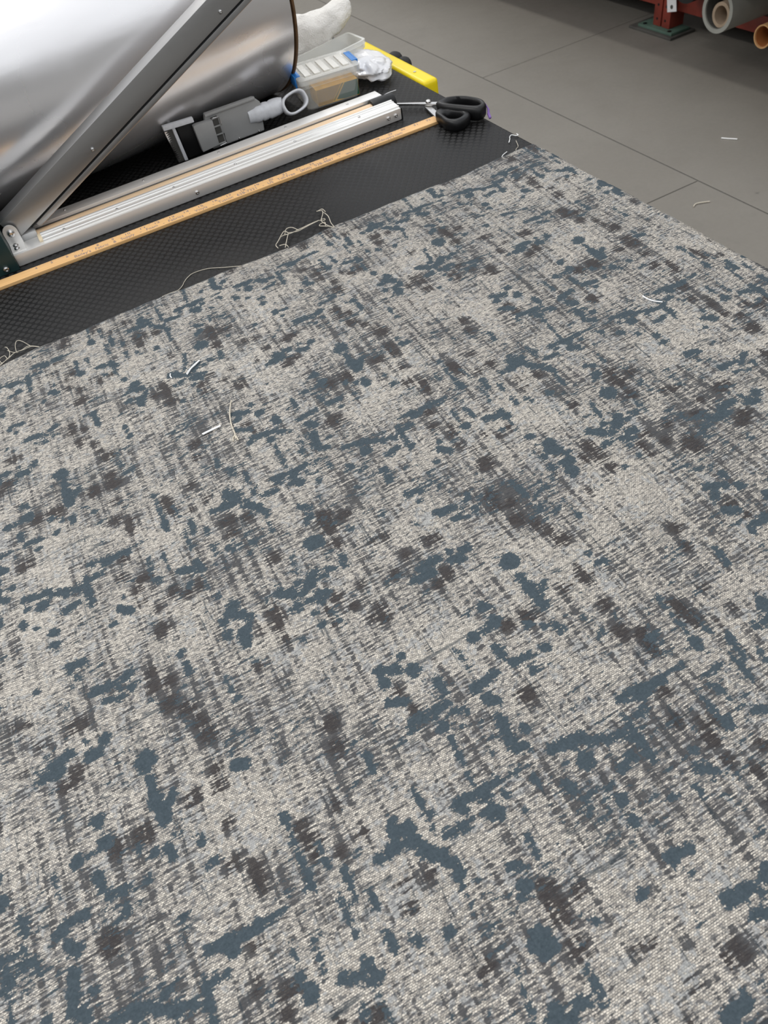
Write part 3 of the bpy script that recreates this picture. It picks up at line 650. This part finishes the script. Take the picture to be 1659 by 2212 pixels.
# ------------------------------------------------------------------ hand tape dispenser standing on edge against the roll
def dispenser():
    t = thing('tape_dispenser', 'grey hand-held tape dispenser with hollow ribbed handle propped against the film roll', 'tape dispenser', (0.34, 1.415, TZ))
    o = Vector((0.34, 1.415, TZ))
    def p(mb, name, mat, par=None, **k):
        mb.v = [tuple(Vector(q)-o) for q in mb.v]; return mb.build(name, MAT[mat], par or t, **k)
    Y = 1.405
    # side plate: leans back a little, bulges at the lower front
    poly = [(.303, .962), (.398, .961), (.4085, .950), (.4055, .925), (.4030, .9015), (.300, .9015), (.291, .915)]
    m = MB(); n = len(poly)
    rings = [[(a, Y, b) for a, b in poly], [(a, Y+0.012, b) for a, b in poly]]
    p(m.loft(rings), 'side_plate', 'grey_plastic', bevel=0.0025, seg=3)
    p(MB().box(.302, .399, Y-0.004, Y+0.003, .9585, .9625), 'top_flange', 'grey_plastic', bevel=0.0008)
    # square spring cover with windows and wire
    cv = p(MB().prism([(.274, .954), (.3105, .953), (.3100, .9105), (.277, .908)], Y-0.012, Y+0.002), 'cover_plate', 'grey_plastic', bevel=0.0012)
    wf = MB()
    for z0, z1 in ((.9395, .9415), (.9255, .9272)): wf.box(.3105, .3225, Y-0.010, Y-0.008, z0, z1)
    wf.box(.3105, .3235, Y-0.010, Y-0.008, .9530, .9548); wf.box(.3105, .3235, Y-0.010, Y-0.008, .9100, .9118)
    p(wf, 'window_bars', 'grey_plastic', cv)
    p(MB().box(.3105, .3225, Y-0.006, Y+0.0, .911, .954), 'recess_shade', 'dark_plate', cv)  # dark box behind the bars stands for shade in the windows
    p(MB().tube([(.3120, Y-0.012, .9560), (.3235, Y-0.012, .9550), (.3238, Y-0.012, .9405)], 0.0010, 8), 'spring_wire', 'steel', cv)
    p(MB().tube([(.3238, Y-0.012, .9265), (.3238, Y-0.012, .9100), (.3110, Y-0.012, .9085)], 0.0010, 8), 'spring_wire', 'steel', cv)
    # tape web (dark) and cutter head
    p(MB().prism([(.246, .962), (.277, .958), (.280, .9035), (.250, .9025)], Y-0.002, Y+0.008), 'tape_web', 'black', bevel=0.002)
    p(MB().prism([(.2225, .9625), (.2785, .9600), (.2785, .9680), (.2225, .9705)], Y-0.012, Y-0.003), 'head_bar', 'light_grey_plastic', bevel=0.0012)
    p(MB().prism([(.238, .9610), (.2435, .9605), (.2475, .9030), (.2415, .9030)], Y-0.007, Y+0.010), 'guide_bar', 'light_grey_plastic', bevel=0.001)
    p(MB().prism([(.2260, .9620), (.2385, .9615), (.2420, .9020), (.2305, .9020)], Y-0.002, Y+0.006), 'head_plate', 'dark_plate')
    tee = MB(); k = 16
    for i in range(k):
        z = .9585-(.9585-.904)*i/k; x = .2245+0.0065*i/k
        tee.add([(x, Y-0.004, z), (x, Y-0.004, z-0.0026), (x+0.0055, Y-0.0035, z-0.0013), (x, Y-0.002, z), (x, Y-0.002, z-0.0026), (x+0.0055, Y-0.0015, z-0.0013)], [(0, 1, 2), (5, 4, 3), (0, 3, 4, 1), (1, 4, 5, 2), (2, 5, 3, 0)])
        tee.box(x-0.0008, x+0.0012, Y-0.004, Y-0.002, z-0.0036, z)
    p(tee, 'serrated_blade', 'steel', smooth=False)
    # handle: hollow oval, opening towards the viewer
    N = 32
    def ring(c, u, v, a, b, q=2.5):
        out = []
        for i in range(N):
            th = 2*math.pi*i/N; cx, sx = math.cos(th), math.sin(th)
            out.append(Vector(c)+Vector(u)*a*math.copysign(abs(cx)**(2/q), cx)+Vector(v)*b*math.copysign(abs(sx)**(2/q), sx))
        return out
    st = [((.380, 1.414, .9315), (0, 1, 0), (0, 0, 1), .0125, .0125), ((.392, 1.412, .9315), (0, 1, 0), (0.1, 0, 1), .0130, .0130),
          ((.3965, 1.411, .9315), (.1, 1, 0), (0.12, 0, 1), .0142, .0145), ((.404, 1.410, .9315), (.1, 1, 0), (0.15, 0, 1), .0142, .0142), ((.4065, 1.4095, .9315), (.12, 1, 0), (0.15, 0, 1), .0128, .0130),
          ((.4100, 1.409, .9315), (.15, 1, 0), (0.15, 0, 1), .0144, .0146), ((.4170, 1.408, .9318), (.15, 1, 0), (0.15, 0, 1), .0142, .0142), ((.4200, 1.4075, .9318), (.2, 1, 0), (0.15, 0, 1), .0130, .0132),
          ((.4240, 1.407, .9320), (.2, 1, 0), (0.15, 0, 1), .0146, .0148), ((.4320, 1.406, .9325), (.3, .95, 0), (0.15, 0, 1), .0148, .0146),
          ((.4400, 1.4045, .9330), (.35, .93, 0), (0.12, 0, 1), .0142, .0138), ((.4470, 1.4030, .9332), (.4, .9, 0), (0.1, 0, 1), .0110, .0120)]
    rings = [ring(c, Vector(u).normalized(), Vector(v).normalized(), a, b) for c, u, v, a, b in st]
    p(MB().loft(rings), 'handle', 'light_grey_plastic', angle=60)
    # open oval eye at the handle end
    ec = Vector((.4695, 1.3945, .9335)); eu = Vector((.97, .2, .12)).normalized(); ev = Vector((-.08, .42, .90)); ev = (ev-eu*ev.dot(eu)).normalized(); en = eu.cross(ev)
    if en.y > 0: en = -en
    eye = [ring(ec+en*dz, eu, ev, a, b, 2.7) for dz, a, b in ((-0.011, .0232, .0150), (-0.008, .0262, .0176), (0.000, .0270, .0182), (0.0035, .0266, .0178), (0.0048, .0250, .0163), (0.0042, .0230, .0142), (0.001, .0222, .0135), (-0.009, .0220, .0133))]
    p(MB().loft(eye+[eye[0]], False, False), 'handle_eye', 'light_grey_plastic', angle=70)
    for x in (.318, .352, .392): screw(t, Vector((x, Y-0.0002, .9045))-o, (0, -1, 0), 0.0022)
dispenser()

# ------------------------------------------------------------------ clear storage box with carton, spare tray
def open_tray(m, w, d, h, taper, th, lip):
    w2, d2 = w/2, d/2; bw, bd = w2-taper, d2-taper
    def rr(a, b, z, r=0.008):
        out = []
        for sx, sy, a0 in ((1, 1, 0), (-1, 1, 90), (-1, -1, 180), (1, -1, 270)):
            for k in range(5):
                an = math.radians(a0+90*k/4); out.append((sx*(a-r)+r*math.cos(an), sy*(b-r)+r*math.sin(an), z))
        return out
    rings = [rr(bw, bd, 0), rr(w2, d2, h-lip), rr(w2+0.003, d2+0.003, h-lip), rr(w2+0.003, d2+0.003, h), rr(w2-th, d2-th, h), rr(bw-th, bd-th, th)]
    return m.loft(rings)

def storage_box():
    yaw = math.radians(-7.6); c = ((.491+.608+.631+.506)/4, (1.412+1.396+1.494+1.509)/4+0.002)
    t = thing('storage_box', 'small milky clear lidded box with blue clips holding a yellow carton', 'box', (c[0], c[1], TZ), yaw)
    W, D, Hh = 0.118, 0.096, 0.0505
    open_tray(MB(), W-0.004, D-0.004, Hh, 0.005, 0.0015, 0.010).build('box_body', MAT['clear'], t, angle=50)
    lid = MB()
    def rr(a, b, z, r=0.010):
        out = []
        for sx, sy, a0 in ((1, 1, 0), (-1, 1, 90), (-1, -1, 180), (1, -1, 270)):
            for k in range(5):
                an = math.radians(a0+90*k/4); out.append((sx*(a-r)+r*math.cos(an), sy*(b-r)+r*math.sin(an), z))
        return out
    lid.loft([rr(W/2+.002, D/2+.002, Hh-.004), rr(W/2+.002, D/2+.002, Hh+.0045), rr(W/2-.001, D/2-.001, Hh+.0060), rr(W/2-.008, D/2-.008, Hh+.0060), rr(W/2-.010, D/2-.010, Hh+.0036)], False, True)
    L = lid.build('lid', MAT['clear_lid'], t, angle=45)
    for i in range(5):
        x = -0.038+0.019*i
        MB().box(x-0.0058, x+0.0058, -D/2+0.016, D/2-0.016, Hh+.0034, Hh+.0062, R=Matrix.Rotation(0.0, 3, 'Z')).build('lid_rib', MAT['clear_rib'], L, bevel=0.0012)
    for s in (-1, 1):
        x = s*(W/2+0.0015)
        m = MB().box(min(x, x-s*0.009), max(x, x-s*0.009), -0.026, 0.026, Hh+.0046, Hh+.0072)
        m.box(min(x, x+s*0.003), max(x, x+s*0.003), -0.026, 0.026, Hh-.012, Hh+.0072)
        o = m.build('clip', MAT['blue_clip'], t, bevel=0.0008)
storage_box()

def carton():
    yaw = math.radians(-7.6)
    t = thing('yellow_carton', 'yellow carton with green chevron print inside the clear box', 'carton', (0.5640, 1.4380, TZ+0.0018), yaw)
    MB().box(-0.038, 0.046, -0.024, 0.026, 0, 0.0285).build('carton_body', MAT['carton_y'], t, bevel=0.0006)
    f = -0.0246
    MB().prism([(0.000, .0035), (0.020, .028), (0.0455, .028), (0.0455, .001), (0.016, .001)], f, f+0.0012).build('green_chevron', MAT['carton_g'], t, smooth=False)
    MB().prism([(-0.008, .0025), (0.014, .0285), (0.0175, .0285), (-0.0045, .0025)], f, f+0.0012).build('gold_line', MAT['carton_g2'], t, smooth=False)
    MB().prism([(-0.0375, .001), (-0.0375, .0280), (0.012, .0280), (-0.010, .001)], f+0.0004, f+0.0012).build('shaded_front', simple('shaded_yellow', (0.42, 0.22, 0.004), 0.55, var=0.08), t, smooth=False)  # carton yellow darkened in colour for its shaded front
carton()

def spare_tray():
    t = thing('clear_tray', 'empty milky clear plastic tray tilted behind the lidded box under the towel', 'tray', (0.612, 1.551, TZ), math.radians(5))
    R = Matrix.Rotation(math.radians(-4), 3, 'Y')
    m = MB(); open_tray(m, 0.146, 0.066, 0.040, 0.005, 0.0016, 0.007); m.v = [tuple(R @ Vector(q)+Vector((0, 0, 0.0060))) for q in m.v]
    m.build('tray_shell', MAT['clear_tray'], t, angle=50)
    for s in (-1, 1):
        MB().box(s*0.0730, s*0.0770, -0.02, 0.02, 0.026-s*(-0.0052), 0.042-s*(-0.0052)).build('side_grip', MAT['clear_rib'], t, bevel=0.001)
    MB().box(0.000, 0.026, -0.026, -0.0245, 0.014, 0.036).build('paper_slip', simple('cream_slip', (0.72, 0.66, 0.48), 0.7, var=0.05), t)
spare_tray()

# ------------------------------------------------------------------ towel and bag: displaced closed forms
def blob_rings(path, radii, n=40, squash=0.8):
    path = catmull(path, 6); k = len(path); rings = []
    rad = [radii[min(int(i/(k-1)*(len(radii)-1)), len(radii)-2)]*(1-(i/(k-1)*(len(radii)-1)) % 1)+radii[min(int(i/(k-1)*(len(radii)-1)), len(radii)-2)+1]*((i/(k-1)*(len(radii)-1)) % 1) if i < k-1 else radii[-1] for i in range(k)]
    for i, q in enumerate(path):
        d = (path[min(i+1, k-1)]-path[max(i-1, 0)]).normalized(); u = d.cross(Vector((0, 0, 1))).normalized(); w = u.cross(d)
        rings.append([q+(u*math.cos(2*math.pi*j/n)+w*math.sin(2*math.pi*j/n)*squash)*rad[i] for j in range(n)])
    return rings

def towel():
    org = Vector((0.60, 1.60, TZ+0.055))
    t = thing('white_towel', 'bunched white terry towel draped over the clear tray beside the film roll', 'towel', org)
    rings = blob_rings([(.512, 1.650, .944), (.538, 1.642, .953), (.583, 1.632, .960), (.626, 1.626, .965), (.662, 1.622, .972), (.692, 1.620, .984), (.709, 1.620, .987)], [0.016, .042, .045, .040, .032, .026, .020, .006], 56, 0.86)
    m = MB(); out = []
    for r in rings:
        rr = []
        for q in r:
            nz = mnoise.fractal(Vector(q)*38, 0.9, 2.2, 4)*0.0055+mnoise.noise(Vector(q)*13)*0.007
            d = (Vector(q)-sum((Vector(a) for a in r), Vector())/len(r))
            d = d.normalized() if d.length > 1e-6 else Vector((0, 0, 1))
            v = Vector(q)+d*nz
            if d.z < 0 and q.x < .64: v.z = .9012+(v.z-.9012)*(1+d.z*0.75) if v.z > .9012 else .9012
            rr.append(v-org)
        out.append(rr)
    m.loft(out); o = m.build('terry_body', MAT['towel'], t, angle=80)
    sb = o.modifiers.new('smooth', 'SUBSURF'); sb.levels = 1; sb.render_levels = 1
    # loose corner fold standing up at the back
    g = MB(); nu, nv = 14, 12; vv = []
    for i in range(nu):
        for j in range(nv):
            a, b = i/(nu-1), j/(nv-1)
            q = Vector((.535+0.050*a-0.004*b, 1.668+0.012*math.sin(a*5)+0.004*math.sin(b*6), 0.935+b*(0.047-0.020*abs(a-0.62)*2)))
            vv.append(q-org+Vector((0, 0.004*math.sin(9*a+4*b), 0)))
    ff = [(i*nv+j, i*nv+j+1, (i+1)*nv+j+1, (i+1)*nv+j) for i in range(nu-1) for j in range(nv-1)]
    g.add(vv, ff); o2 = g.build('corner_fold', MAT['towel'], t, angle=80); s2 = o2.modifiers.new('thickness', 'SOLIDIFY'); s2.thickness = 0.004
towel()

def bag():
    c = Vector((0.666, 1.478, TZ))
    t = thing('plastic_bag', 'crumpled white plastic bag lying between the clear box and the yellow guard', 'plastic bag', c)
    nu, nv = 64, 34; v = []; f = []
    for j in range(nv):
        ph = math.pi*j/(nv-1)
        for i in range(nu):
            th = 2*math.pi*i/nu
            d = Vector((math.sin(ph)*math.cos(th), math.sin(ph)*math.sin(th), math.cos(ph)))
            cell = mnoise.cell_vector(d*3.1+Vector((3, 1, 2)))
            w = 1+0.45*(abs(mnoise.noise(d*1.7+Vector((5, 2, 1))))-0.18)+0.20*(0.45-mnoise.voronoi(d*1.5+Vector((2, 0, 4)))[0][0])-0.10*abs(mnoise.noise(d*4.5))
            q = Vector((d.x*0.040*w, d.y*0.068*w, 0.019+d.z*0.021*w))
            ang = math.radians(-4); q = Vector((q.x*math.cos(ang)-q.y*math.sin(ang), q.x*math.sin(ang)+q.y*math.cos(ang), max(q.z, 0.0006)))
            v.append(q)
    for j in range(nv-1):
        for i in range(nu): f.append((j*nu+i, j*nu+(i+1) % nu, (j+1)*nu+(i+1) % nu, (j+1)*nu+i))
    MB().add(v, f).build('crumpled_film', MAT['film_bag'], t, angle=50)
    MB().tube([(-0.034, 0.006, 0.050), (-0.030, 0.010, 0.043), (-0.029, 0.012, 0.039)], 0.0014, 6).build('bag_tie', MAT['black'], t)
bag()

# ------------------------------------------------------------------ loose threads
def thread(name, label, strands, mat='thread', r=0.00055, cat='thread', n=7, group=None):
    o0 = Vector(strands[0][0]); t = thing(name, label, cat, o0, group=group)
    for s in strands:
        pts = [q-o0 for q in catmull(s, n)]
        MB().tube(pts, r, 6).build('strand', MAT[mat], t)
    return t
z = TZ+0.0022
thread('thread_tangle', 'tangled bundle of cream threads pulled from the fabric edge, middle of the table', [
    [(.348, .984, z+.002), (.344, .990, z+.003), (.341, .997, z+.004), (.340, 1.011, z+.005), (.350, 1.027, z+.006), (.354, 1.040, z+.004), (.348, 1.048, z+.002)],
    [(.337, 1.016, z+.004), (.322, 1.014, z+.004), (.310, 1.0135, z+.003), (.300, 1.014, z+.002), (.287, 1.016, z+.004), (.282, 1.023, z+.005), (.266, 1.009, z+.002), (.259, 1.002, z+.001), (.258, .990, z+.002)],
    [(.339, 1.018, z+.003), (.324, 1.016, z+.004), (.312, 1.0145, z+.004), (.302, 1.0155, z+.003), (.290, 1.014, z+.003), (.276, 1.018, z+.002), (.268, 1.012, z+.001)],
    [(.354, 1.036, z+.003), (.353, 1.014, z+.006), (.349, .996, z+.004), (.349, .985, z+.002)],
    [(.286, 1.016, z+.003), (.277, 1.000, z+.004), (.267, .984, z+.002)],
    [(.345, .992, z+.001), (.338, .996, z+.003), (.333, 1.004, z+.002), (.337, 1.010, z+.001), (.343, 1.006, z+.003), (.340, .998, z+.001)],
    [(.343, 1.022, z+.001), (.348, 1.018, z+.002), (.345, 1.012, z+.003), (.338, 1.020, z+.002)],
    [(.302, 1.014, z+.003), (.296, 1.023, z+.006), (.288, 1.027, z+.005), (.281, 1.019, z+.002)],
    [(.350, 1.047, z+.002), (.357, 1.046, z+.003), (.358, 1.036, z+.002)],
    [(.263, .997, z+.001), (.270, .990, z+.003), (.272, .984, z+.001)]], r=0.00058)
thread('loose_thread', 'single cream thread curling out of the fabric edge onto the black table', [
    [(.075, .990, z+.001), (.088, .992, z), (.099, .993, z-.001), (.108, 1.000, z-.001), (.114, 1.009, z-.0013), (.122, 1.017, z-.0013), (.133, 1.022, z-.0013), (.154, 1.018, z-.0013), (.178, .999, z), (.196, .984, z+.0016)]], r=0.00045)
thread('thread_fringe', 'frayed cream threads at the left end of the fabric edge', [
    [(-.105, .988, z+.002), (-.115, .996, z+.003), (-.126, .996, z+.003), (-.137, .997, z+.003), (-.148, .991, z+.003), (-.161, .983, z+.002), (-.176, .976, z+.002)],
    [(-.106, .990, z+.002), (-.118, .998, z+.004), (-.128, .997, z+.003), (-.139, .995, z+.004), (-.150, .990, z+.002), (-.166, .982, z+.003)],
    [(-.136, .998, z+.002), (-.134, 1.008, z+.006), (-.130, 1.017, z+.007), (-.124, 1.012, z+.007), (-.116, .999, z+.003)],
    [(-.148, .993, z+.001), (-.144, 1.001, z+.004), (-.145, 1.012, z+.006), (-.148, 1.019, z+.004)],
    [(-.147, 1.014, z+.001), (-.140, 1.003, z+.001), (-.134, .998, z+.001)],
    [(-.158, .986, z+.001), (-.160, .998, z+.002), (-.152, 1.000, z+.003), (-.150, .992, z+.001)]], r=0.00042)
thread('corner_thread', 'curved white thread at the fabric corner nearest the table edge', [[(.646, .984, z+.001), (.655, .995, z), (.668, 1.002, z-.001)]], 'white_thread', 0.00055)
thread('corner_thread', 'small white thread knot hanging near the table edge above the fabric corner', [[(.688, 1.026, z), (.694, 1.032, z+.001), (.700, 1.041, z), (.706, 1.044, z), (.709, 1.037, z), (.713, 1.036, z), (.714, 1.042, z)], [(.687, 1.025, z), (.690, 1.027, z+.0006)]], 'white_thread', 0.0006)
thread('corner_thread', 'thin dull thread between the white knot and the fabric corner', [[(.674, .986, z), (.682, .997, z), (.690, 1.003, z), (.699, 1.022, z)]], 'thread', 0.0004)
fz = TZ+0.0042
thread('lint_thread', 'curved white thread snippet lying on the right of the fabric', [[(.566, .567, fz), (.5665, .559, fz), (.569, .551, fz), (.575, .543, fz)]], 'white_thread', 0.0008)
thread('lint_thread', 'doubled bright white thread on a blue patch left of centre', [[(.049, .794, fz), (.055, .800, fz), (.064, .806, fz), (.072, .810, fz)], [(.0495, .792, fz), (.057, .7985, fz+.001), (.065, .8045, fz), (.0725, .8095, fz)]], 'white_thread', 0.0006)
thread('lint_thread', 'tiny white thread stub left of the doubled white thread', [[(.032, .808, fz), (.0305, .804, fz), (.0308, .799, fz)]], 'white_thread', 0.0008)
thread('lint_thread', 'long beige thread lying on the fabric with a frayed lower end', [[(.079, .709, fz), (.073, .697, fz), (.068, .684, fz), (.0645, .670, fz), (.0630, .659, fz), (.0620, .648, fz), (.0620, .639, fz)], [(.0635, .664, fz), (.0625, .652, fz), (.0600, .643, fz)], [(.0620, .650, fz), (.0580, .646, fz), (.0565, .641, fz)]], 'thread', 0.00085)
thread('lint_thread', 'short flat white thread piece left of the beige thread', [[(.030, .675, fz), (.040, .6755, fz), (.053, .6755, fz)], [(.0305, .6735, fz), (.0405, .6740, fz), (.0530, .6742, fz)]], 'white_thread', 0.0007)
thread('floor_lint', 'short straight white lint strip on the concrete floor', [[(2.412, 2.114, .003), (2.427, 2.090, .003), (2.445, 2.065, .003)]], 'white_thread', 0.0022, 'lint')
thread('floor_lint', 'bent pale lint strip on the concrete near the fabric edge', [[(1.981, 1.800, .003), (2.005, 1.808, .003), (2.045, 1.788, .003)]], 'thread', 0.0022, 'lint')
thread('wire_scrap', 'thin steel wire end sticking out past the sealing bar', [[(.612, 1.322, TZ+.018), (.626, 1.325, TZ+.019), (.642, 1.322, TZ+.020)]], 'steel', 0.0007, 'wire')

# ------------------------------------------------------------------ storage rack by the wall with tubes
def rack():
    t = thing('storage_rack', 'red steel storage rack standing on green and black base plates', 'rack', (3.1, 3.15, 0))
    o = Vector((3.1, 3.15, 0))
    def p(mb, name, mat, par=None, **k):
        mb.v = [tuple(Vector(q)-o) for q in mb.v]; return mb.build(name, MAT[mat], par or t, **k)
    for (px, py) in ((3.02, 3.09), (3.02, 0.3), (4.15, 3.09), (4.15, 0.3), (3.02, 5.9), (4.15, 5.9)):
        p(MB().box(px-0.048, px+0.105, py-0.065, py+0.235, 0.0, 0.012), 'floor_plate', 'dark_plate', bevel=0.002)
        g = p(MB().box(px-0.030, px+0.085, py-0.048, py+0.190, 0.012, 0.024), 'base_plate', 'green_plate', bevel=0.002)
        for (bx, by) in ((px-0.012, py+0.160), (px-0.016, py-0.018)):
            p(MB().cyl((bx, by, 0.0235), (bx, by, 0.0262), 0.010, n=14), 'bolt_hole_shade', 'black', g)  # solid black disc, the shade of a bolt hole as colour
        post = MB(); post.box(px, px+0.09, py+0.004, py+0.058, 0.024, 2.1); post.box(px, px+0.09, py+0.066, py+0.118, 0.024, 2.1); post.box(px+0.014, px+0.09, py+0.050, py+0.070, 0.024, 2.1)
        P = p(post, 'post', 'red', bevel=0.004)
        if px < 3.5 and py == 3.09:
            for z0 in (0.055, 0.115):
                for yy in (py+0.036, py+0.092):
                    p(MB().cyl((px-0.0005, yy, z0), (px+0.004, yy, z0), 0.006, n=12), 'slot_hole_shade', 'black', P)  # black disc on the post face for the shade inside a slot
    for bx in (3.05, 4.16):
        p(MB().box(bx, bx+0.045, 0.36, 3.086, 0.098, 0.170), 'beam', 'red', bevel=0.003)
        p(MB().box(bx, bx+0.045, 3.215, 5.9, 0.098, 0.170), 'beam', 'red', bevel=0.003)
        p(MB().box(bx, bx+0.045, 0.36, 5.9, 0.40, 0.47), 'beam', 'red', bevel=0.003)
    for y0, y1 in ((0.36, 3.086), (3.215, 5.88)):
        p(MB().box(3.053, 4.20, y0, y1, 0.170, 0.186), 'deck_and_shade_board', 'deck')
        p(MB().box(2.62, 4.20, y0, y1, 0.47, 0.49), 'deck_and_shade_board', 'deck')  # upper shelf added out of view, overhung to shade the tubes below
    p(MB().box(4.205, 4.22, 0.3, 6.0, 0.0, 2.1), 'added_dark_panel', 'deck')  # dark panel added to keep the space under the rack dark
rack()

def tube(label, name, y, zc, ro, ri, x0, x1, mat, matin, core=None, cat='tube'):
    t = thing(name, label, cat, (x0, y, zc-ro))
    m = MB().pipe((0, 0, ro), (x1-x0, 0, ro), ro, ri, 56).build('outer_shell', MAT[mat], t)
    MB().pipe((0.006, 0, ro), (x1-x0-0.006, 0, ro), ri-0.0004, ri-0.0024, 48).build('inner_lining', MAT[matin], t)
    if core:
        cr, cz, cy, cx = core
        c = MB().pipe((cx, cy, cz), (x1-x0-0.02, cy, cz), cr, cr*0.72, 40).build('inner_core', MAT['felt'], t)
    return t
tb = tube('large grey pipe with a tan core, end facing out of the rack', 'grey_pipe', 2.562, 0.186+0.082, 0.082, 0.066, 2.755, 4.0, 'pvc', 'dark_plate', (0.047, 0.066, -0.012, 0.012), 'pipe')
tube('orange-brown cardboard tube beside the large grey pipe', 'cardboard_tube', 2.302, 0.186+0.042, 0.042, 0.037, 2.745, 4.0, 'card', 'card_in')
tube('black roll end above the white tag on the rack', 'black_roll', 2.930, 0.186+0.085, 0.085, 0.06, 2.93, 4.0, 'rubber', 'deck', None, 'roll')
tube('grey tube deep on the rack behind the red post', 'grey_tube', 3.42, 0.186+0.06, 0.06, 0.05, 3.06, 4.1, 'pvc', 'dark_plate')
def tag_card():
    t = thing('white_tag', 'white card tag with a small dark mark hanging on the red post', 'tag', (2.995, 3.062, 0.112))
    R = Matrix.Rotation(math.radians(-13), 3, 'X')
    m = MB().box(-0.001, 0.001, -0.030, 0.030, 0.0, 0.062); m.v = [tuple(R @ Vector(q)) for q in m.v]
    m.build('card', MAT['paper'], t)
    m = MB(); m.cyl((-0.0016, 0, 0.020), (-0.0008, 0, 0.020), 0.009, n=16); m.v = [tuple(R @ Vector(q)) for q in m.v]; m.build('mark', MAT['dark_plate'], t)
tag_card()
def wall():
    m = MB().box(4.6, 4.75, -7, 9.5, 0, 2.8).build('wall_right', simple('wall_paint', (0.42, 0.41, 0.38), 0.8, var=0.04, scale=3), smooth=False); tag(m, 'plain grey workshop wall behind the rack', kind='structure')
    pm = simple('added_wall_paint', (0.24, 0.235, 0.22), 0.8, var=0.04, scale=3)  # unseen low walls added to keep sidelight from under the rack
    for nm, b in (('wall_left', (-6.15, -6.0, -7, 9.5)), ('wall_far', (-6.0, 4.6, 9.35, 9.5)), ('wall_near', (-6.0, 4.6, -7, -6.85))):
        o = MB().box(b[0], b[1], b[2], b[3], 0, 2.8).build(nm, pm, smooth=False); tag(o, 'plain grey wall out of view, added to block low light', kind='structure')
wall()
